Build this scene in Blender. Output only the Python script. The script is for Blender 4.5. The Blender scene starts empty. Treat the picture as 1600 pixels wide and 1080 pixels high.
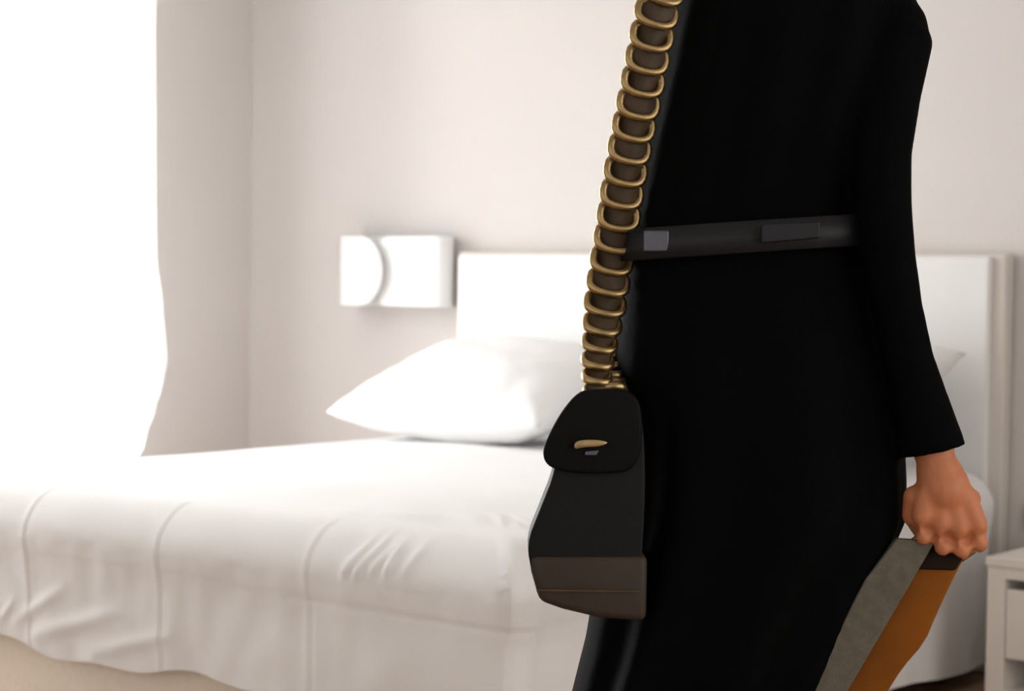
import bpy, bmesh, math, random
from mathutils import Vector, Matrix, noise
random.seed(7)
S = bpy.context.scene
COL = S.collection
R = math.radians
# ------------------------------------------------------------------ camera
FPX, YAW, PITCH, ROLL = 3022.57, R(-37.153), R(1.796), R(0.876)
CAM = Vector((2.8808, -4.703, 0.9964))
FWD = Vector((math.sin(YAW)*math.cos(PITCH), math.cos(YAW)*math.cos(PITCH), -math.sin(PITCH)))
r0 = Vector((math.cos(YAW), -math.sin(YAW), 0)); u0 = r0.cross(FWD)
RT = math.cos(ROLL)*r0 + math.sin(ROLL)*u0
UP = -math.sin(ROLL)*r0 + math.cos(ROLL)*u0
cd = bpy.data.cameras.new('camera'); cam = bpy.data.objects.new('camera', cd); COL.objects.link(cam)
cam.matrix_world = Matrix(((RT.x, UP.x, -FWD.x, CAM.x), (RT.y, UP.y, -FWD.y, CAM.y), (RT.z, UP.z, -FWD.z, CAM.z), (0, 0, 0, 1)))
cd.sensor_width = 36; cd.sensor_fit = 'HORIZONTAL'; cd.lens = 36*FPX/1600
cd.dof.use_dof = True; cd.dof.focus_distance = 2.25; cd.dof.aperture_fstop = 7.0
cd.clip_start = 0.05
S.camera = cam
# ------------------------------------------------------------------ world and light
w = bpy.data.worlds.new('daylight'); S.world = w; w.use_nodes = True
bg = w.node_tree.nodes['Background']; bg.inputs[0].default_value = (1.0, 0.965, 0.925, 1); bg.inputs[1].default_value = 0.98
ld = bpy.data.lights.new('window_daylight', 'AREA'); ld.shape = 'RECTANGLE'; ld.size = 2.5; ld.size_y = 2.5
ld.energy = 262; ld.color = (0.975, 0.985, 1.0)
lo = bpy.data.objects.new('window_daylight', ld); COL.objects.link(lo)
lo.location = (-2.30, -1.62, 1.30); lo.rotation_euler = (0, R(-90), 0)
ld2 = bpy.data.lights.new('added_side_fill', 'AREA'); ld2.shape = 'RECTANGLE'; ld2.size = 2.2; ld2.size_y = 3.2  # fill lamp added on the right to brighten nightstand and bed side
ld2.energy = 38; ld2.color = (1.0, 0.95, 0.90)
lo2 = bpy.data.objects.new('added_side_fill', ld2); COL.objects.link(lo2)
lo2.location = (4.45, -2.7, 1.30); lo2.rotation_euler = (0, R(90), 0)
S.view_settings.view_transform = 'Standard'; S.view_settings.look = 'None'
S.view_settings.gamma = 1; S.view_settings.use_curve_mapping = False
S.view_settings.exposure = 0.0

def at(px, py, d):                      # pixel direction at a chosen distance along the view axis
    return CAM + d*(FWD + (px-800)/FPX*RT - (py-540)/FPX*UP)
def atz(px, z, d):
    p = at(px, 450, d); return Vector((p.x, p.y, z))
IR = Vector((r0.x, r0.y, 0)).normalized()          # to the right as seen
AW = Vector((-IR.y, IR.x, 0))                      # away from the viewer

# ------------------------------------------------------------------ materials
MATS = {}
def mat(name, col, rough=0.6, metal=0.0, spec=0.5, var=0.0, vscale=8, bump=0.0, bscale=60, sheen=0.0, stretch=None):
    m = bpy.data.materials.new(name); m.use_nodes = True
    nt = m.node_tree; b = nt.nodes['Principled BSDF']
    b.inputs['Base Color'].default_value = (*col, 1); b.inputs['Roughness'].default_value = rough
    b.inputs['Metallic'].default_value = metal; b.inputs['Specular IOR Level'].default_value = spec
    if sheen: b.inputs['Sheen Weight'].default_value = sheen
    tc = nt.nodes.new('ShaderNodeTexCoord'); mp = nt.nodes.new('ShaderNodeMapping')
    nt.links.new(tc.outputs['Object'], mp.inputs[0])
    if stretch: mp.inputs['Scale'].default_value = stretch
    if var:
        n = nt.nodes.new('ShaderNodeTexNoise'); n.inputs['Scale'].default_value = vscale; n.inputs['Detail'].default_value = 5
        nt.links.new(mp.outputs[0], n.inputs[0])
        cr = nt.nodes.new('ShaderNodeValToRGB')
        cr.color_ramp.elements[0].position = .3; cr.color_ramp.elements[1].position = .7
        cr.color_ramp.elements[0].color = (*[max(0, c*(1-var)) for c in col], 1)
        cr.color_ramp.elements[1].color = (*[min(1, c*(1+var)) for c in col], 1)
        nt.links.new(n.outputs[0], cr.inputs[0]); nt.links.new(cr.outputs[0], b.inputs['Base Color'])
    if bump:
        n2 = nt.nodes.new('ShaderNodeTexNoise'); n2.inputs['Scale'].default_value = bscale; n2.inputs['Detail'].default_value = 3
        nt.links.new(mp.outputs[0], n2.inputs[0])
        bp = nt.nodes.new('ShaderNodeBump'); bp.inputs['Strength'].default_value = bump; bp.inputs['Distance'].default_value = .002
        nt.links.new(n2.outputs[0], bp.inputs['Height']); nt.links.new(bp.outputs[0], b.inputs['Normal'])
    MATS[name] = m; return m
mat('wall_paint', (.66, .626, .605), .85, spec=.2, var=.012, vscale=2, bump=.05, bscale=150)
mat('ceiling_paint', (.82, .80, .77), .9, spec=.2, var=.01)
mat('trim_paint', (.78, .76, .73), .5, var=.01)
mat('linen', (.86, .853, .85), .9, spec=.15, var=.01, vscale=5, bump=.12, bscale=400, sheen=.1)
mat('pillow_cotton', (.87, .87, .87), .9, spec=.15, var=.01, bump=.12, bscale=300, sheen=.1)
mat('base_fabric', (.86, .77, .66), .9, spec=.15, var=.03, vscale=60, bump=.15, bscale=500)
mat('headboard_frame', (.72, .67, .62), .6, spec=.3, var=.015)
mat('headboard_pad', (.84, .84, .83), .45, spec=.4, var=.01, bump=.05, bscale=200)
mat('lamp_white', (.88, .88, .88), .35, spec=.4, var=.005)
mat('lamp_metal', (.30, .30, .30), .4, metal=.6, var=.05)
mat('nightstand_paint', (.82, .765, .70), .5, spec=.3, var=.015)
mat('nightstand_inside', (.30, .27, .25), .7, var=.03)
mat('dark_plastic', (.05, .047, .045), .4, var=.05)
mat('pale_edge', (.75, .72, .68), .5, var=.02)
mat('coat_wool', (.0014, .0014, .0016), .8, spec=.035, var=.15, vscale=30, bump=.2, bscale=250)
mat('belt_leather', (.008, .008, .010), .5, spec=.28, var=.2, vscale=25, bump=.1, bscale=150)
mat('buckle_metal', (.10, .10, .12), .4, metal=.7, var=.1)
mat('bag_leather', (.0045, .0043, .0036), .6, spec=.18, var=.2, vscale=20, bump=.15, bscale=180)
mat('flap_leather', (.003, .003, .0026), .65, spec=.1, var=.2, vscale=20, bump=.15, bscale=180)
mat('bag_brown', (.032, .021, .014), .6, spec=.3, var=.15, vscale=25, bump=.15, bscale=200)
mat('strap_leather', (.055, .033, .015), .55, spec=.3, var=.3, vscale=30, bump=.1, bscale=200)
mat('aged_gold', (.38, .27, .13), .36, metal=1.0, var=.25, vscale=40)
mat('skin', (.46, .160, .070), .55, spec=.35, var=.08, vscale=18, bump=.08, bscale=300)
mat('eye_white', (.8, .8, .78), .2, var=.01)
mat('hair_dark', (.02, .013, .009), .5, var=.4, vscale=60, bump=.4, bscale=90, stretch=(1, 1, .15))
mat('shoe_leather', (.012, .011, .011), .3, var=.1)
mat('case_grey', (.105, .090, .068), .8, spec=.2, var=.15, vscale=80, bump=.3, bscale=400)
mat('case_brown', (.175, .052, .002), .6, spec=.12, var=.3, vscale=7, bump=.1, bscale=200)
mat('case_dark', (.012, .006, .003), .7, spec=.1, var=.2, vscale=20)
mat('rod_metal', (.5, .48, .45), .35, metal=.9, var=.05)
# floor boards, procedural
m = bpy.data.materials.new('floor_wood'); m.use_nodes = True; nt = m.node_tree; b = nt.nodes['Principled BSDF']
tc = nt.nodes.new('ShaderNodeTexCoord'); br = nt.nodes.new('ShaderNodeTexBrick')
br.inputs['Scale'].default_value = 1; br.inputs['Brick Width'].default_value = 1.2; br.inputs['Row Height'].default_value = .14
br.inputs['Mortar Size'].default_value = .0015
br.inputs['Color1'].default_value = (.34, .225, .145, 1); br.inputs['Color2'].default_value = (.40, .265, .17, 1); br.inputs['Mortar'].default_value = (.08, .05, .03, 1)
nt.links.new(tc.outputs['Object'], br.inputs[0]); nt.links.new(br.outputs[0], b.inputs['Base Color']); b.inputs['Roughness'].default_value = .45
MATS['floor_wood'] = m
# sheer curtain
m = bpy.data.materials.new('sheer_curtain'); m.use_nodes = True; nt = m.node_tree; nt.nodes.clear()
out = nt.nodes.new('ShaderNodeOutputMaterial'); df = nt.nodes.new('ShaderNodeBsdfDiffuse'); tl = nt.nodes.new('ShaderNodeBsdfTranslucent'); tp = nt.nodes.new('ShaderNodeBsdfTransparent')
df.inputs[0].default_value = (.92, .92, .91, 1); tl.inputs[0].default_value = (.95, .95, .94, 1)
nz = nt.nodes.new('ShaderNodeTexNoise'); nz.inputs['Scale'].default_value = 400
mr = nt.nodes.new('ShaderNodeMapRange'); mr.inputs['To Min'].default_value = .42; mr.inputs['To Max'].default_value = .52
nt.links.new(nz.outputs[0], mr.inputs[0])
m1 = nt.nodes.new('ShaderNodeMixShader'); m1.inputs[0].default_value = .6
nt.links.new(df.outputs[0], m1.inputs[1]); nt.links.new(tl.outputs[0], m1.inputs[2])
m2 = nt.nodes.new('ShaderNodeMixShader'); nt.links.new(mr.outputs[0], m2.inputs[0])
nt.links.new(m1.outputs[0], m2.inputs[1]); nt.links.new(tp.outputs[0], m2.inputs[2]); nt.links.new(m2.outputs[0], out.inputs[0])
MATS['sheer_curtain'] = m
# window glass
m = bpy.data.materials.new('window_glass'); m.use_nodes = True; nt = m.node_tree; nt.nodes.clear()
out = nt.nodes.new('ShaderNodeOutputMaterial'); gl = nt.nodes.new('ShaderNodeBsdfGlossy'); tp = nt.nodes.new('ShaderNodeBsdfTransparent')
gl.inputs['Roughness'].default_value = .02; fr = nt.nodes.new('ShaderNodeFresnel'); fr.inputs[0].default_value = 1.45
mx = nt.nodes.new('ShaderNodeMixShader'); nt.links.new(fr.outputs[0], mx.inputs[0]); nt.links.new(tp.outputs[0], mx.inputs[1]); nt.links.new(gl.outputs[0], mx.inputs[2]); nt.links.new(mx.outputs[0], out.inputs[0])
MATS['window_glass'] = m

# ------------------------------------------------------------------ mesh helpers
def obj(name, bm, m, parent=None, smooth=True):
    me = bpy.data.meshes.new(name)
    bmesh.ops.recalc_face_normals(bm, faces=bm.faces[:])
    bm.to_mesh(me); bm.free()
    if smooth:
        for p in me.polygons: p.use_smooth = True
    me.materials.append(MATS[m])
    o = bpy.data.objects.new(name, me); COL.objects.link(o)
    if parent: o.parent = parent; o.matrix_parent_inverse = parent.matrix_world.inverted() if False else Matrix.Translation(-parent.location)
    return o
def thing(name, loc, label, cat, group=None):
    o = bpy.data.objects.new(name, None); COL.objects.link(o); o.location = loc; o.empty_display_size = .05
    return tag(o, label, cat, group)
def tag(o, label, cat, group=None):
    o['label'] = label; o['category'] = cat
    if group: o['group'] = group
    return o
def struct(o): o['kind'] = 'structure'; return o
def box(bm, x0, x1, y0, y1, z0, z1, bev=0.0, seg=2):
    t = bmesh.new()
    bmesh.ops.create_cube(t, size=1, matrix=Matrix.Translation(((x0+x1)/2, (y0+y1)/2, (z0+z1)/2)) @ Matrix.Diagonal((abs(x1-x0), abs(y1-y0), abs(z1-z0), 1)))
    if bev: bmesh.ops.bevel(t, geom=t.edges[:], offset=bev, segments=seg, profile=.5, affect='EDGES')
    me = bpy.data.meshes.new('t'); t.to_mesh(me); t.free(); bm.from_mesh(me); bpy.data.meshes.remove(me)
def nb(*a, **k):
    bm = bmesh.new(); box(bm, *a, **k); return bm
def loft(bm, rings, caps=True):
    vs = [[bm.verts.new(p) for p in r] for r in rings]
    n = len(vs[0])
    for i in range(len(vs)-1):
        for j in range(n):
            bm.faces.new((vs[i][j], vs[i][(j+1) % n], vs[i+1][(j+1) % n], vs[i+1][j]))
    if caps: bm.faces.new(vs[0][::-1]); bm.faces.new(vs[-1])
    return vs
def frame(d):
    d = d.normalized(); a = Vector((0, 0, 1)) if abs(d.z) < .9 else Vector((1, 0, 0))
    x = d.cross(a).normalized(); return x, x.cross(d).normalized()
def tube(bm, pts, rad, n=12, caps=True):
    pts = [Vector(p) for p in pts]
    if not hasattr(rad, '__len__'): rad = [rad]*len(pts)
    rings = []; X = None
    for i, p in enumerate(pts):
        d = pts[min(i+1, len(pts)-1)] - pts[max(i-1, 0)]
        if X is None: X, Y = frame(d)
        else:
            d.normalize(); X = (X - d*X.dot(d)).normalized(); Y = d.cross(X)
        rings.append([p + rad[i]*(math.cos(2*math.pi*k/n)*X + math.sin(2*math.pi*k/n)*Y) for k in range(n)])
    loft(bm, rings, caps)
def ball(bm, c, rx, ry=None, rz=None, rot=None, n=16):
    ry = rx if ry is None else ry; rz = rx if rz is None else rz
    M = Matrix.Translation(c) @ (rot.to_4x4() if rot else Matrix()) @ Matrix.Diagonal((rx, ry, rz, 1))
    bmesh.ops.create_uvsphere(bm, u_segments=n, v_segments=max(8, n//2+2), radius=1, matrix=M)
def limb(bm, pts, rad, n=14):
    tube(bm, pts, rad, n)
    for p, r_ in zip(pts, rad): ball(bm, Vector(p), r_*1.0, n=n)
def prism(bm, poly, d0, d1, taper=0.0):
    """outline given in pixels, standing at distance d0..d1"""
    n = len(poly)
    f = [bm.verts.new(at(x, y, d0)) for x, y in poly]
    off = at(800, 540, d1) - at(800, 540, d0)
    b_ = [bm.verts.new(v.co + off) for v in f]
    bm.faces.new(f); bm.faces.new(b_[::-1])
    for i in range(n): bm.faces.new((f[i], b_[i], b_[(i+1) % n], f[(i+1) % n]))
def smooth_poly(pts, it=2):
    for _ in range(it):
        q = []
        for i in range(len(pts)):
            a, b_ = pts[i], pts[(i+1) % len(pts)]
            q += [(a[0]*.75+b_[0]*.25, a[1]*.75+b_[1]*.25), (a[0]*.25+b_[0]*.75, a[1]*.25+b_[1]*.75)]
        pts = q
    return pts
def bevelmod(o, wd, seg=3):
    m_ = o.modifiers.new('bevel', 'BEVEL'); m_.width = wd; m_.segments = seg; m_.limit_method = 'ANGLE'; m_.angle_limit = R(40)
    m_.harden_normals = False
def remesh(o, v, sm=4):
    m_ = o.modifiers.new('remesh', 'REMESH'); m_.mode = 'VOXEL'; m_.voxel_size = v; m_.use_smooth_shade = True
    s = o.modifiers.new('smooth', 'SMOOTH'); s.factor = .5; s.iterations = sm

# ------------------------------------------------------------------ the room
WY, WX = 0.08, -1.881          # back wall plane, window wall plane
XR, YF, ZC = 4.0, -6.2, 2.60
struct(obj('floor', nb(WX-.2, XR, YF, WY+.2, -.1, 0), 'floor_wood', smooth=False))
struct(obj('ceiling', nb(WX-.2, XR, YF, WY+.2, ZC, ZC+.1), 'ceiling_paint', smooth=False))
struct(obj('wall_back', nb(WX-.2, XR, WY, WY+.2, 0, ZC), 'wall_paint', smooth=False))
WIN = (-2.75, -0.47, .04, 2.40)     # y0, y1, z0, z1
bm = bmesh.new()
box(bm, WX-.2, WX, WIN[1], WY, 0, ZC); box(bm, WX-.2, WX, YF, WIN[0], 0, ZC)
box(bm, WX-.2, WX, WIN[0], WIN[1], 0, WIN[2]); box(bm, WX-.2, WX, WIN[0], WIN[1], WIN[3], ZC)
struct(obj('wall_left', bm, 'wall_paint', smooth=False))
bm = bmesh.new(); box(bm, -1.85, -.92, WY-.015, WY, 0, .09, .004); box(bm, .92, XR, WY-.015, WY, 0, .09, .004)
struct(obj('baseboard_back', bm, 'trim_paint', smooth=False))
struct(obj('baseboard_left', nb(WX, WX+.015, YF, WY, 0, .09, .004), 'trim_paint', smooth=False))
ADDED_WIN = (-4.2, -1.2, .10, 2.40)  # unseen opening added in the right wall to let side light in
bm = bmesh.new()
box(bm, XR, XR+.2, ADDED_WIN[1], WY+.2, 0, ZC); box(bm, XR, XR+.2, YF, ADDED_WIN[0], 0, ZC)
box(bm, XR, XR+.2, ADDED_WIN[0], ADDED_WIN[1], 0, ADDED_WIN[2]); box(bm, XR, XR+.2, ADDED_WIN[0], ADDED_WIN[1], ADDED_WIN[3], ZC)
struct(obj('wall_right', bm, 'wall_paint', smooth=False))
def window(name, W_, xa, xb, xs0, xs1):
    y0, y1, z0, z1 = W_; ym = (y0+y1)/2; e = .06; bm = bmesh.new()
    box(bm, xa, xb, y0, y0+e, z0, z1); box(bm, xa, xb, y1-e, y1, z0, z1); box(bm, xa, xb, y0+e, y1-e, z0, z0+e); box(bm, xa, xb, y0+e, y1-e, z1-e, z1); box(bm, xa, xb, ym-.04, ym+.04, z0+e, z1-e)
    win = struct(obj(name, bm, 'trim_paint', smooth=False)); xm = (xa+xb)/2
    for a, b_ in ((y0+e, ym-.04), (ym+.04, y1-e)):
        obj('window_pane', nb(xm-.003, xm+.003, a, b_, z0+e, z1-e), 'window_glass', win, smooth=False)
    obj('window_sill', nb(xs0, xs1, y0-.03, y1+.03, z0-.025, z0, bev=.004), 'trim_paint', win, smooth=False)
window('window_1', WIN, WX-.14, WX-.07, WX-.07, WX+.03)
window('added_window', ADDED_WIN, XR+.07, XR+.14, XR-.03, XR+.07)  # added with the right-hand fill lamp, out of view

# ------------------------------------------------------------------ curtain
def on_x(px, py, X):
    d = FWD + (px-800)/FPX*RT - (py-540)/FPX*UP; t = (X-CAM.x)/d.x; return CAM + t*d
EDGE = sorted([(p.z, p.y) for p in (on_x(a, b_, -1.68) for a, b_ in ((250, 0), (251, 200), (249, 400), (257, 480), (262, 560), (255, 600), (243, 640), (229, 680), (225, 700), (213, 722)))])
EDGE = [(0.0, -.78), (.25, -.68)] + EDGE + [(2.45, EDGE[-1][1])]
def edge_y(z):
    for (a, ya), (b_, yb) in zip(EDGE, EDGE[1:]):
        if z <= b_:
            t = (z-a)/(b_-a); t = t*t*(3-2*t); return ya+(yb-ya)*t
    return EDGE[-1][1]
cur = thing('sheer_curtain', (-1.70, -1.7, 0), 'sheer white floor-length curtain glowing with daylight over the window', 'curtain')
bm = bmesh.new(); NU, NV = 220, 70; g = []
for j in range(NV+1):
    z = .015 + (2.44-.015)*j/NV; row = []
    ye = edge_y(z)
    for i in range(NU+1):
        s = i/NU; y = ye + s*(-2.95-ye)
        ph = s*2*math.pi*15
        amp = .028*(1-.35*j/NV)*min(1, s*14+.1)
        x = -1.70 + amp*math.sin(ph + .6*math.sin(z*2.1+s*5)) + .01*math.sin(s*23+z*3)
        row.append(bm.verts.new((x, y + .006*math.cos(ph), z)))
    g.append(row)
for j in range(NV):
    for i in range(NU): bm.faces.new((g[j][i], g[j][i+1], g[j+1][i+1], g[j+1][i]))
obj('curtain_cloth', bm, 'sheer_curtain', cur)
rod = thing('curtain_rod', (-1.70, -1.7, 2.48), 'slim metal curtain rod above the sheer curtain', 'curtain rod')
bm = bmesh.new(); tube(bm, [(-1.70, -3.1, 2.48), (-1.70, -.4, 2.48)], .012, 16); obj('rod', bm, 'rod_metal', rod)
for yy in (-3.11, -.39):
    bm = bmesh.new(); ball(bm, Vector((-1.70, yy, 2.48)), .022); obj('finial', bm, 'rod_metal', rod)
for yy in (-3.0, -.46):
    bm = bmesh.new(); tube(bm, [(WX, yy, 2.48), (-1.70, yy, 2.48)], .007, 10); tube(bm, [(WX, yy, 2.48), (WX+.006, yy, 2.48)], .025, 16); obj('bracket', bm, 'rod_metal', rod)
for k in range(16):
    yy = -.54-k*2.40/15; bm = bmesh.new()
    tube(bm, [(-1.70+.02*math.cos(a), yy, 2.472+.024*math.sin(a)) for a in [2*math.pi*q/16 for q in range(17)]], .0025, 6)
    obj('curtain_ring', bm, 'rod_metal', rod)

# ------------------------------------------------------------------ bed
bed = thing('bed', (0, -1.0, 0), 'wide bed with a cream upholstered base and a white padded headboard', 'bed')
bm = nb(-.87, .87, -2.0, -.012, .07, .33, bev=.02, seg=3); obj('bed_base', bm, 'base_fabric', bed)
for lx in (-.78, .78):
    for ly in (-1.9, -.12): 
        bm = bmesh.new(); tube(bm, [(lx, ly, 0), (lx, ly, .08)], .028, 16); obj('leg', bm, 'dark_plastic', bed)
obj('mattress', nb(-.87, .87, -2.015, -.014, .33, .525, bev=.05, seg=4), 'linen', bed)
hb = obj('headboard', nb(-.918, .888, .026, WY-.002, .02, 1.097, bev=.010, seg=3), 'headboard_frame', bed)
obj('headboard_pad', nb(-.908, .852, .006, .030, .36, 1.089, bev=.012, seg=4), 'headboard_pad', hb)

# coverlet, draped over the mattress and hanging at the foot and the sides
cov = thing('bedspread', (0, -1.0, .54), 'smooth white bedspread draped over the bed with pressed fold lines', 'bedspread')
YH, YFT, HX, ZT = -.02, -2.05, .892, .545
def rrect(d, n1=330, n2=150, nc=10):
    hx = HX-d; ya, yb = YFT+d, YH-min(d, .99)
    r_ = max(.045-d, .012)
    if hx < .03: hx = .03
    if d > .9: pass
    pts = []
    corners = [(hx-r_, ya+r_, -90), (hx-r_, yb-r_, 0), (-hx+r_, yb-r_, 90), (-hx+r_, ya+r_, 180)]
    ns = [n1, n2, n1, n2]      # side lengths before each corner: foot, right, head, left
    for k, (cx_, cy_, a0) in enumerate(corners):
        px_, py_, pa = corners[k-1]
        pa1 = R(pa+90)
        sx, sy = px_+r_*math.cos(pa1), py_+r_*math.sin(pa1)
        ex, ey = cx_+r_*math.cos(R(a0)), cy_+r_*math.sin(R(a0))
        for i in range(ns[k]): t = i/ns[k]; pts.append((sx+(ex-sx)*t, sy+(ey-sy)*t))
        for i in range(nc): a = R(a0+90*i/nc); pts.append((cx_+r_*math.cos(a), cy_+r_*math.sin(a)))
    return pts
def seg_d(x, z, s):
    ax, az, bx_, bz = s[:4]; dx, dz = bx_-ax, bz-az
    t = max(0, min(1, ((x-ax)*dx+(z-az)*dz)/(dx*dx+dz*dz))); return math.hypot(x-ax-t*dx, z-az-t*dz), t
SEAMS = [-.824, -.414, -.004, .406]
FOLDS = [ # x,z -> x,z, amp, width on the foot face
 (.495, .462, .530, .512, .006, .008), (.525, .462, .562, .515, .007, .008), (.560, .470, .590, .512, .006, .008), (.598, .475, .606, .512, .008, .009), (.64, .480, .655, .512, .006, .010),
 (-.46, .26, -.30, .345, .008, .014), (-.40, .235, -.13, .315, .010, .018), (-.52, .25, -.47, .30, .006, .010), (-.20, .225, .02, .285, .008, .016),
 (.05, .40, .30, .36, -.003, .05), (.50, .25, .72, .33, .005, .05), (.15, .24, .38, .30, .004, .04)]
TOPF = [(.28, -1.93, .86, -1.80, .006, .012), (.42, -1.90, .80, -1.72, .006, .015), (.72, -1.83, .88, -1.55, .008, .02), (.55, -1.55, .85, -1.35, .010, .03), (.60, -1.2, .86, -1.1, .012, .035)]
def hem_z(x, y):
    if y < YFT+.05: return .205 + .010*math.sin(x*9+.6) + .006*math.sin(x*23) + (.03*max(0, -.35-x))
    return .055 + .01*math.sin(y*8)
rings = []
NVV, RO = 44, .095
prof = []
for i in range(NVV): prof.append(('v', i/NVV))
for i in range(12): prof.append(('r', i/12))
for d in (.095, .105, .12, .14, .17, .20, .24, .28, .33, .38, .44, .50, .57, .64, .71, .78, .84, .875): prof.append(('t', d))
for kind, v in prof:
    if kind == 'v':
        base = rrect(0); ring = []
        for x, y in base:
            hz = hem_z(x, y); z = hz + (ZT-RO-hz)*v
            nx, ny = (1 if x > HX-.03 else -1 if x < -HX+.03 else 0), (-1 if y < YFT+.03 else 0)
            off = -.0014*math.exp(-((z-(.408-.015*max(0, x)))/.007)**2) + .009*math.exp(-((z-.455)/.06)**2)
            off += .004*noise.noise((x*6, y*6, z*5)) + .003*noise.noise((x*17, y*17, z*9))
            off += -.006*(1-v)*(z < .4) + .004*math.sin((x+y)*11+z*4)*(1-v)**2
            if ny:
                for s in SEAMS:
                    off += -.0012*math.exp(-((x-s-.002)/.005)**2) + .0012*math.exp(-((x-s+.010)/.008)**2)
                for f in FOLDS:
                    dd, t = seg_d(x, z, f); off += .75*f[4]*math.exp(-(dd/f[5])**2)*math.sin(math.pi*min(1, max(0, .12+.76*t)))
            if nx > 0: off += .010*math.exp(-((y+2.0)/.2)**2)*max(0, min(1, (z-.37)/.08))
            ring.append(Vector((x+nx*off, y+ny*off, z)))
    elif kind == 'r':
        a = v*math.pi/2; d = RO*(1-math.cos(a)); z = ZT-RO+RO*math.sin(a); ring = []
        for x, y in rrect(d):
            zz = z
            q = 0
            if y < YFT+.12:
                for s in SEAMS: q += -.0012*math.exp(-((x-s-.002)/.005)**2) + .0012*math.exp(-((x-s+.010)/.008)**2)
                for f in FOLDS[:5]: dd, t = seg_d(x, min(z, .52), f); q += f[4]*math.exp(-(dd/f[5])**2)*(1-v)
            nx, ny = (1 if x > HX-d-.03 else -1 if x < -HX+d+.03 else 0), (-1 if y < YFT+d+.03 else 0)
            o_ = (.010*math.exp(-((y+2.0)/.2)**2) if nx > 0 else 0) + .009*math.exp(-((z-.455)/.06)**2) + .004*noise.noise((x*6, y*6, z*5)) + q
            ring.append(Vector((x+nx*o_*math.cos(a), y+ny*o_*math.cos(a), zz+q*math.sin(a))))
    else:
        ring = []
        for x, y in rrect(v):
            z = ZT + .004*noise.noise((x*4, y*4, 1)) + .012*min(1, (v-.07)*3)
            for f in TOPF: dd, t = seg_d(x, y, f); z += f[4]*math.exp(-(dd/f[5])**2)*math.sin(math.pi*min(1, max(0, .1+.8*t)))
            ring.append(Vector((x, y, z)))
    rings.append(ring)
bm = bmesh.new(); vs = loft(bm, rings, caps=False); bm.faces.new(vs[-1])
obj('cover_cloth', bm, 'linen', cov)

# pillows
def pillow(label, M, wd, ht, th, seed, group='pillows against the headboard'):
    t = thing('pillow', M.translation.copy(), label, 'pillow', group)
    bm = bmesh.new(); N = 44; top, bot = [], []
    for j in range(N+1):
        v = -1+2*j/N; ra, rb = [], []
        for i in range(N+1):
            u = -1+2*i/N
            x = wd/2*u*(1-.09*(1-v*v)*abs(u)); y = ht/2*v*(1-.10*(1-u*u)*abs(v))
            h = th/2*(max(0, (1-u*u)*(1-v*v)))**.42
            e_ = max(abs(u), abs(v)); wob = .010*noise.noise((u*2.2+seed, v*2.2, 3))*(1-e_**4) + .010*noise.noise((u*5+seed, v*5, 7))*e_*(1-e_**8)
            wob -= .020*(1-u*u)*((1-v)/2)**2.5
            ra.append(bm.verts.new(M @ Vector((x, y, h+wob))))
            rb.append(ra[-1] if e_ > .9999 else bm.verts.new(M @ Vector((x, y, -h*.95+wob))))
        top.append(ra); bot.append(rb)
    for j in range(N):
        for i in range(N):
            bm.faces.new((top[j][i], top[j][i+1], top[j+1][i+1], top[j+1][i]))
            try: bm.faces.new((bot[j][i], bot[j+1][i], bot[j+1][i+1], bot[j][i+1]))
            except ValueError: pass
    c = obj('pillowcase', bm, 'pillow_cotton', t); return t
def pm(x, y, z, tilt, rz=0): return Matrix.Translation((x, y, z)) @ Matrix.Rotation(R(rz), 4, 'Z') @ Matrix.Rotation(R(tilt), 4, 'X')
pillow('plump white pillow leaning on the headboard beside the wall lamp', pm(-.50, -.335, .70, 15), .76, .58, .26, 1.3)
pillow('plump white pillow leaning on the headboard on the nightstand side of the bed', pm(.42, -.345, .725, 23), .82, .58, .25, 5.1)

# ------------------------------------------------------------------ wall lamp: one bent sheet, flaps folded over the front
lx0, lx1, lz0, lz1 = -1.394, -.957, .921, 1.146
lamp = thing('wall_lamp', ((lx0+lx1)/2, WY, (lz0+lz1)/2), 'white folded sheet wall lamp with two rounded flaps, beside the headboard', 'wall lamp')
def sheet(name, pathf, wlen, nseg, mm, rounded_end):
    """vertical strip following a plan path; the free end is rounded"""
    bm = bmesh.new(); NZ = 28; th = .0025; g = []
    zc, hz = (lz0+lz1)/2, (lz1-lz0)/2
    for j in range(NZ+1):
        tz = -1+2*j/NZ; L = wlen - rounded_end*(1-math.sqrt(max(0, 1-(tz*.985)**2)))
        row = []
        for i in range(nseg+1):
            x, y = pathf(L*i/nseg); row.append(bm.verts.new((x, y, zc+tz*hz)))
        g.append(row)
    for j in range(NZ):
        for i in range(nseg): bm.faces.new((g[j][i], g[j][i+1], g[j+1][i+1], g[j+1][i]))
    o = obj(name, bm, mm, lamp); s = o.modifiers.new('solid', 'SOLIDIFY'); s.thickness = th; s.offset = 0; return o
def fold_path(xs, xe, yb, yf, sgn):
    rr = (yb-yf)/2; back = abs(xe-xs)-rr; arc = math.pi*rr
    def f(s):
        if s < back: return (xs+sgn*s, yb)
        if s < back+arc:
            a = (s-back)/rr; return (xs+sgn*(back+rr*math.sin(a)), yb-rr+rr*math.cos(a))
        return (xs+sgn*(back-(s-back-arc)), yf)
    return f, back+arc
lm = (lx0+lx1)/2
f, L = fold_path(lm, lx0, WY-.008, WY-.105, -1); sheet('lamp_flap', f, L+.158, 44, 'lamp_white', .105)
f, L = fold_path(lm, lx1, WY-.008, WY-.080, 1); sheet('lamp_flap', f, L+.262, 44, 'lamp_white', .070)
obj('mounting_plate', nb(lm-.05, lm+.05, WY-.012, WY-.0005, (lz0+lz1)/2-.05, (lz0+lz1)/2+.05, bev=.003), 'lamp_metal', lamp)

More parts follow.
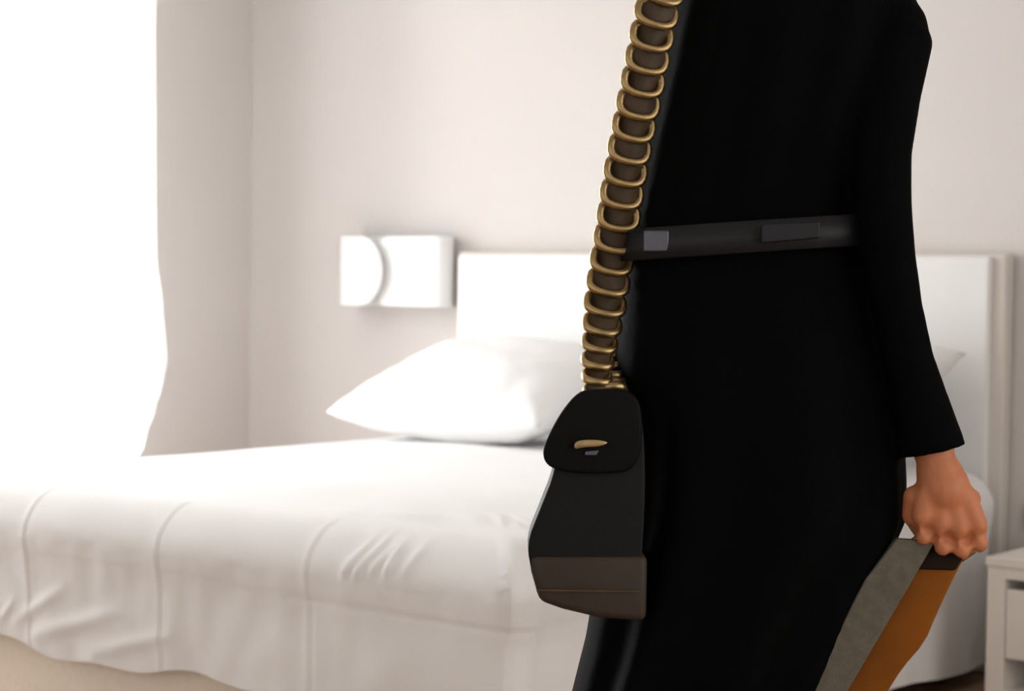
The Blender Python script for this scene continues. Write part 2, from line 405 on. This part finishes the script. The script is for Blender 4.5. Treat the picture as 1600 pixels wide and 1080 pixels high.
# ------------------------------------------------------------------ nightstand
nx0, nx1, ny0, ny1, nz = 1.045, 1.52, -.42, WY-.02, .376
ns = thing('nightstand', (1.28, -.2, 0), 'pale painted nightstand with one drawer, beside the headboard', 'nightstand')
obj('nightstand_top', nb(nx0-.004, nx1+.004, ny0-.004, ny1, nz-.022, nz, bev=.003), 'nightstand_paint', ns, smooth=False)
for a, b_ in ((nx0, nx0+.045), (nx1-.045, nx1)):
    obj('side_panel', nb(a, b_, ny0, ny1, 0, nz-.022, bev=.002), 'nightstand_paint', ns, smooth=False)
obj('back_panel', nb(nx0+.045, nx1-.045, ny1-.012, ny1, .05, nz-.022), 'nightstand_inside', ns, smooth=False)
obj('shelf', nb(nx0+.045, nx1-.045, ny0+.005, ny1-.012, .05, .066), 'nightstand_paint', ns, smooth=False)
obj('rail', nb(nx0+.045, nx1-.045, ny0, ny0+.02, nz-.048, nz-.022), 'nightstand_paint', ns, smooth=False)
dr = obj('drawer', nb(nx0+.047, nx1-.047, ny0+.001, ny0+.02, .141, .304, bev=.003), 'nightstand_paint', ns, smooth=False)
obj('drawer_box', nb(nx0+.052, nx1-.052, ny0+.02, ny1-.04, .146, .27), 'nightstand_inside', dr, smooth=False)
so = thing('wall_socket', (.99, WY, .42), 'small dark wall socket plate with a pale rim between headboard and nightstand', 'wall socket')
obj('socket_plate', nb(.935, 1.035, WY-.012, WY-.0005, .385, .445, bev=.003), 'dark_plastic', so, smooth=False)
obj('rim', nb(.933, 1.037, WY-.015, WY-.0005, .445, .452, bev=.001), 'pale_edge', so, smooth=False)

# ------------------------------------------------------------------ person
D = 2.27
foot0 = atz(1110, 0, D)
per = thing('person', foot0, 'person in a long black belted coat walking past the foot of the bed', 'person')
ROWS = [(-135, 1192, 1268, .052), (-105, 1178, 1288, .06), (-75, 1125, 1335, .080), (-45, 1085, 1385, .100), (0, 1056, 1408, .115), (50, 1043, 1412, .125), (100, 1032, 1405, .13),
        (200, 1010, 1385, .125), (300, 990, 1375, .115), (370, 980, 1370, .110), (450, 972, 1385, .122), (550, 960, 1398, .138), (650, 950, 1406, .148), (740, 946, 1410, .152),
        (800, 942, 1410, .155), (840, 938, 1392, .155), (900, 932, 1350, .155), (1000, 916, 1302, .155), (1080, 896, 1260, .16), (1200, 868, 1232, .17), (1350, 845, 1240, .18), (1480, 832, 1262, .185)]
def interp(y, k):
    for a, b_ in zip(ROWS, ROWS[1:]):
        if y <= b_[0]:
            t = (y-a[0])/(b_[0]-a[0]); return a[k]+(b_[k]-a[k])*t
    return ROWS[-1][k]
def ring_at(py, grow=0.0, n=72, folds=True):
    xl, xr, bb = interp(py, 1), interp(py, 2), interp(py, 3)
    L_, R_ = at(xl, py, D), at(xr, py, D); C = (L_+R_)/2; a = (R_-L_).length/2+grow; bb += grow
    fd = max(0, (py-400)/1000)*.022 if folds else 0
    fu = .004 if folds and 0 < py < 360 else 0
    pts = []
    for k in range(n):
        th = 2*math.pi*k/n; c, s = math.cos(th), math.sin(th)
        m_ = 1 + (fd*math.sin(th*9+py*.002) + fu*math.sin(th*14))/max(a, .05)*(1-abs(c)**6)
        ex = 2.4
        cc = math.copysign(abs(c)**(2/ex), c); ss = math.copysign(abs(s)**(2/ex), s)
        p = C + a*cc*IR*(1 if abs(c) > .9 else m_) + bb*ss*AW*m_; pts.append(p)
    return pts
bm = bmesh.new()
ys = [-135, -120, -105, -90, -75, -60, -45, -25] + list(range(0, 1481, 20))
loft(bm, [ring_at(y) for y in ys])
# sleeve of the arm swinging back, with a wide cuff
SLV = [(1335, -22, 2.25, 46), (1376, 8, 2.23, 54), (1400, 72, 2.20, 57), (1388, 150, 2.18, 50), (1379, 240, 2.165, 45), (1380, 320, 2.155, 44), (1388, 400, 2.15, 42), (1403, 480, 2.15, 38), (1420, 560, 2.15, 38), (1437, 620, 2.15, 42), (1456, 706, 2.15, 54)]
tube(bm, [at(x, y, d) for x, y, d, r_ in SLV], [r_/FPX*d for x, y, d, r_ in SLV], 28)
ball(bm, at(1394, 48, 2.21), .0415)
# the other sleeve, hidden on the far side
SL2 = [(1125, 10, 2.35), (1095, 150, 2.41), (1085, 330, 2.43), (1040, 480, 2.42), (1005, 600, 2.40)]
tube(bm, [at(*q) for q in SL2], [.05, .052, .045, .042, .045], 24)
coat = obj('coat', bm, 'coat_wool', per); remesh(coat, .006, 3)
# lapel-like collar rim
bm = bmesh.new(); loft(bm, [ring_at(-110, .006, folds=False), ring_at(-140, .012, folds=False), ring_at(-142, .004, folds=False), ring_at(-112, -.004, folds=False)])
obj('collar', bm, 'coat_wool', coat)
# belt
bm = bmesh.new(); bl = []
def belt_ring(y, g_):
    P = ring_at(y, g_, folds=False)
    return [p + Vector((0, 0, .012*((p-at(1175, y, D)).dot(IR))/.15)) for p in P]
for y, g_ in ((348, .010), (350, .017), (395, .017), (397, .010)): bl.append(belt_ring(y, g_))
loft(bm, bl+[bl[0]], caps=False)
belt = obj('belt', bm, 'belt_leather', per)
# flat buckle on the near front of the belt
bm = bmesh.new(); bd = 2.125
def brect(x0, x1, y0, y1, d0, d1):
    return [(x0, y0), (x1, y0), (x1, y1), (x0, y1)]
prism(bm, brect(1006, 1046, 360, 393, 0, 0), 2.163, 2.178)
bk = obj('buckle', bm, 'buckle_metal', belt, smooth=False); bevelmod(bk, .002)
bm = bmesh.new(); prism(bm, [(1190, 350), (1282, 346), (1282, 372), (1190, 380)], 2.126, 2.138)
lp = obj('belt_end', bm, 'belt_leather', belt, smooth=False); bevelmod(lp, .002)

# body: one continuous skin mesh
bm = bmesh.new()
nk = at(1230, -120, D); hc = at(1222, -250, D)
limb(bm, [at(1215, 20, D), at(1226, -80, D), at(1226, -150, D), hc], [.075, .055, .050, .06])
FACE = (-IR*.80 + AW*.60).normalized(); SIDE = Vector((-FACE.y, FACE.x, 0))
hrot = Matrix((FACE, SIDE, Vector((0, 0, 1)))).transposed()
ball(bm, hc+Vector((0, 0, .02))-FACE*.012, .095, .075, .100, hrot, 24)       # skull
ball(bm, hc+FACE*.022-Vector((0, 0, .045)), .066, .056, .075, hrot, 20)      # face and jaw
ball(bm, hc+FACE*.068-Vector((0, 0, .105)), .018, .020, .016, hrot)          # chin
tube(bm, [hc+FACE*.083+Vector((0, 0, .012)), hc+FACE*.100-Vector((0, 0, .020)), hc+FACE*.088-Vector((0, 0, .032))], [.007, .012, .010], 10)  # nose
for s in (-1, 1):
    ball(bm, hc+SIDE*s*.072-FACE*.008-Vector((0, 0, .005)), .018, .008, .030, hrot)   # ear
    ball(bm, hc+FACE*.074+SIDE*s*.030+Vector((0, 0, .020)), .014, .020, .007, hrot)   # brow
ball(bm, hc+FACE*.084-Vector((0, 0, .062)), .008, .022, .006, hrot); ball(bm, hc+FACE*.082-Vector((0, 0, .074)), .008, .019, .007, hrot)  # lips
limb(bm, [at(1215, 60, D), at(1200, 370, D), at(1180, 640, D)], [.085, .085, .10])            # torso core
limb(bm, [at(1310, 40, 2.25), at(1385, 80, 2.20)], [.04, .028])
limb(bm, [at(x, y, d) for x, y, d, r_ in SLV[2:]]+[at(1461, 716, 2.15)], [.030, .029, .027, .026, .025, .023, .022, .021, .021, .021])  # near arm
limb(bm, [at(1180, 50, 2.30)]+[at(*q) for q in SL2], [.035, .030, .030, .027, .025, .022])
toeA, toeB = atz(940, 0, 2.25), atz(1205, 0, 2.30)
limb(bm, [at(1140, 680, 2.24), at(1050, 1120, 2.22), atz(990, .09, 2.25), atz(975, .05, 2.25)], [.085, .055, .034, .030])
limb(bm, [at(1200, 680, 2.30), at(1120, 1130, 2.30), atz(1205, .12, 2.31), atz(1190, .05, 2.305)], [.085, .055, .034, .030])
# near hand closed round the handle: palm, four fingers, thumb
HD = 2.15
def hp(x, y, d): return at(x, y, HD+d)
limb(bm, [hp(1461, 705, 0), hp(1466, 735, 0), hp(1474, 762, 0)], [.022, .025, .030])
KN = [(1441, 806), (1470, 818), (1499, 824), (1527, 819)]
limb(bm, [hp(1441, 812, .004), hp(1470, 824, .004), hp(1499, 830, .004), hp(1527, 825, .004)], [.012]*4)
limb(bm, [hp(1443, 838, .012), hp(1473, 850, .012), hp(1502, 854, .012), hp(1530, 846, .012)], [.009]*4)
limb(bm, [hp(1452, 760, .004), hp(1515, 780, .004)], [.014, .013])
for i, (kx, ky) in enumerate(KN):
    limb(bm, [hp(1455+i*11, 738, 0), hp((1455+i*11+kx)/2, 775, -.006), hp(kx, ky, -.008)], [.013, .0135, .0115])       # back of the hand
for i, (kx, ky) in enumerate(KN):
    ln = (.92, 1.05, 1.0, .82)[i]; dx = (2, 3, 4, 4)[i]
    limb(bm, [hp(kx, ky, -.008), hp(kx+dx, ky+36*ln, -.002), hp(kx+dx, ky+40*ln, .022), hp(kx+dx-1, ky+10, .034)], [.0105, .0095, .009, .008])
limb(bm, [hp(1452, 742, .004), hp(1428, 776, .006), hp(1424, 806, .014), hp(1440, 832, .026)], [.014, .0125, .011, .009])   # thumb
body = obj('body', bm, 'skin', per); remesh(body, .0032, 3)
for s in (-1, 1):
    bm = bmesh.new(); ball(bm, hc+FACE*.076+SIDE*s*.030+Vector((0, 0, .006)), .0115); obj('eye', bm, 'eye_white', body)
# hair: cap, gathered in a low bun
bm = bmesh.new()
ball(bm, hc+Vector((0, 0, .034))-FACE*.022, .102, .084, .100, hrot, 28)
ball(bm, hc-FACE*.105+Vector((0, 0, .005)), .045, .048, .045, hrot, 20)
ball(bm, hc-FACE*.060-Vector((0, 0, .050)), .045, .055, .040, hrot, 20)
hair = obj('hair', bm, 'hair_dark', per); remesh(hair, .006, 4)
for toe, k in ((toeA, 0), (toeB, 1)):
    bm = bmesh.new(); c = atz(975, 0, 2.25) if k == 0 else atz(1190, 0, 2.305)
    rr = []
    for t, wd, h in ((-.075, .022, .055), (-.06, .033, .075), (-.02, .036, .085), (.03, .038, .060), (.09, .044, .042), (.14, .040, .034), (.165, .022, .024)):
        cc = c + FACE*t; rr.append([cc + SIDE*wd*math.cos(a)*.92 + Vector((0, 0, max(0.0, h/2+h/2*math.sin(a)*1.02))) for a in [2*math.pi*q/20 for q in range(20)]])
    loft(bm, rr); obj('shoe', bm, 'shoe_leather', per)

# ------------------------------------------------------------------ handbag on a chain
BD0, BD1 = 2.085, 2.165
bag = thing('handbag', at(910, 950, 2.12), 'black leather shoulder handbag with brown base hanging from a gold chain strap', 'handbag')
outl = smooth_poly([(905, 622), (868, 690), (868, 735), (842, 800), (822, 850), (832, 900), (838, 915), (940, 925), (1000, 925), (1010, 760), (1004, 640), (985, 618)], 2)
bm = bmesh.new(); prism(bm, outl, BD0, BD1); o = obj('bag_body', bm, 'bag_leather', bag); bevelmod(o, .012, 4)
bm = bmesh.new(); prism(bm, [(826, 868), (830, 895), (843, 940), (880, 953), (935, 966), (1010, 972), (1012, 868)], BD0-.003, BD1+.003); o = obj('base_panel', bm, 'bag_brown', bag); bevelmod(o, .008, 3)
bm = bmesh.new(); prism(bm, [(838, 921), (838, 924), (1000, 926), (1000, 923)], BD0-.006, BD0-.002); obj('base_seam', bm, 'strap_leather', bag, smooth=False)
flp = smooth_poly([(930, 608), (905, 611), (878, 642), (856, 682), (847, 708), (854, 728), (880, 738), (940, 742), (1000, 735), (1006, 640), (985, 608)], 2)
bm = bmesh.new(); prism(bm, flp, BD0-.010, BD0+.004); fl = obj('flap', bm, 'flap_leather', bag); bevelmod(fl, .004, 3)
bm = bmesh.new(); prism(bm, smooth_poly([(897, 703), (898, 690), (915, 687), (940, 688), (952, 692), (938, 698), (912, 699)], 2), BD0-.017, BD0-.009); cl = obj('clasp', bm, 'aged_gold', fl); bevelmod(cl, .0015, 2)
bm = bmesh.new(); prism(bm, [(915, 706), (936, 704), (932, 711), (914, 711)], BD0-.013, BD0-.009); obj('clasp_pin', bm, 'buckle_metal', fl, smooth=False)
# strap path: up the near strand, over the shoulder, down the far strand
near = [(932, 614, 2.13), (934, 560, 2.17), (942, 500, 2.20), (952, 430, 2.215), (962, 370, 2.215), (972, 300, 2.205), (988, 210, 2.195), (1008, 110, 2.18), (1026, 20, 2.17), (1046, -40, 2.18), (1080, -72, 2.22)]
far = [(1105, -80, 2.28), (1090, -50, 2.36), (1060, 60, 2.41), (1010, 220, 2.405), (975, 370, 2.375), (958, 500, 2.32), (955, 590, 2.22), (958, 612, 2.14)]
path = [at(*q) for q in near+far]
def resample(P, step):
    fine = []
    for i in range(len(P)-1):
        p0, p1, p2, p3 = P[max(i-1, 0)], P[i], P[i+1], P[min(i+2, len(P)-1)]
        for k in range(20):
            t = k/20; fine.append(.5*((2*p1)+(p2-p0)*t+(2*p0-5*p1+4*p2-p3)*t*t+(3*p1-p0-3*p2+p3)*t**3))
    fine.append(P[-1]); out, acc = [fine[0]], 0
    for a, b_ in zip(fine, fine[1:]):
        l = (b_-a).length
        while acc + l >= step:
            a = a + (b_-a)*((step-acc)/l); out.append(a.copy()); l = (b_-a).length; acc = 0
        acc += l
    return out
cp = resample(path, .0258)
# shared link meshes
def link_mesh(wd, ht, wire):
    bm = bmesh.new(); n, mseg = 20, 8; rings_ = []
    for i in range(n):
        a = 2*math.pi*i/n; ca, sa = math.cos(a), math.sin(a)
        c = Vector((wd/2*math.copysign(abs(ca)**.75, ca), 0, ht/2*math.copysign(abs(sa)**.75, sa))); rd = Vector((ca/wd, 0, sa/ht)).normalized()
        rings_.append([c + wire*(math.cos(2*math.pi*k/mseg)*rd*1.0 + math.sin(2*math.pi*k/mseg)*Vector((0, 1, 0))) for k in range(mseg)])
    loft(bm, rings_+[rings_[0]], caps=False); bmesh.ops.remove_doubles(bm, verts=bm.verts[:], dist=1e-6)
    bmesh.ops.recalc_face_normals(bm, faces=bm.faces[:])
    me = bpy.data.meshes.new('chain_link'); bm.to_mesh(me); bm.free()
    for p in me.polygons: p.use_smooth = True
    me.materials.append(MATS['aged_gold']); return me
LM = link_mesh(.043, .031, .0050)
inv = Matrix.Translation(-bag.location)
for i, p in enumerate(cp):
    d = (cp[min(i+1, len(cp)-1)]-cp[max(i-1, 0)]).normalized()
    X = (IR - d*IR.dot(d)).normalized(); Y = d.cross(X)
    sc = 1.0
    if p.z < .98: sc = max(.55, 1-.45*(.98-p.z)/.12)
    o = bpy.data.objects.new('chain_link', LM); COL.objects.link(o); o.parent = bag; o.matrix_parent_inverse = inv
    M = Matrix((X, Y, d)).transposed().to_4x4(); M.translation = p
    o.matrix_world = Matrix()
    o.matrix_basis = M @ Matrix.Rotation(R(-22), 4, 'X') @ Matrix.Rotation(R(6), 4, 'Z') @ Matrix.Diagonal((sc, 1, 1, 1))
bm = bmesh.new(); rg = []
for i, p in enumerate(cp):
    d = (cp[min(i+1, len(cp)-1)]-cp[max(i-1, 0)]).normalized(); X = (IR - d*IR.dot(d)).normalized(); Y = d.cross(X)
    p2 = p + Y*(.003 if i % 2 else -.003); sc = 1.0 if p.z > .98 else max(.5, 1-.5*(.98-p.z)/.12)
    rg.append([p2-X*.0185*sc-Y*.0015, p2+X*.0185*sc-Y*.0015, p2+X*.0185*sc+Y*.0015, p2-X*.0185*sc+Y*.0015])
loft(bm, rg); obj('strap_leather', bm, 'strap_leather', bag)

# ------------------------------------------------------------------ slim case carried in the hand that swings back
cs = thing('carried_case', at(1400, 1100, 2.19), 'slim brown case with a grey front panel, carried tilted in the hand', 'case')
body_poly = [(1440, 858), (1512, 864), (1487, 912), (1464, 962), (1446, 1005), (1410, 1046), (1386, 1085), (1300, 1245), (1215, 1240), (1300, 1105)]
bm = bmesh.new(); prism(bm, smooth_poly(body_poly, 1), 2.165, 2.215); o = obj('case_body', bm, 'case_brown', cs, smooth=False); bevelmod(o, .004)
bm = bmesh.new(); prism(bm, [(1402, 842), (1462, 846), (1325, 1080), (1232, 1238), (1165, 1234), (1262, 1080), (1352, 906)], 2.150, 2.164); o = obj('front_panel', bm, 'case_grey', cs, smooth=False); bevelmod(o, .002)
bm = bmesh.new(); prism(bm, [(1450, 852), (1514, 858), (1494, 892), (1432, 890)], 2.160, 2.220); o = obj('top_band', bm, 'case_dark', cs, smooth=False); bevelmod(o, .003)
bm = bmesh.new(); hy = HD+.016
tube(bm, [at(1428, 862, 2.162), at(1424, 846, hy), at(1436, 838, hy), at(1480, 842, hy), at(1520, 846, hy), at(1535, 852, hy), at(1500, 876, 2.175)], .0032, 10)
obj('handle', bm, 'aged_gold', cs)
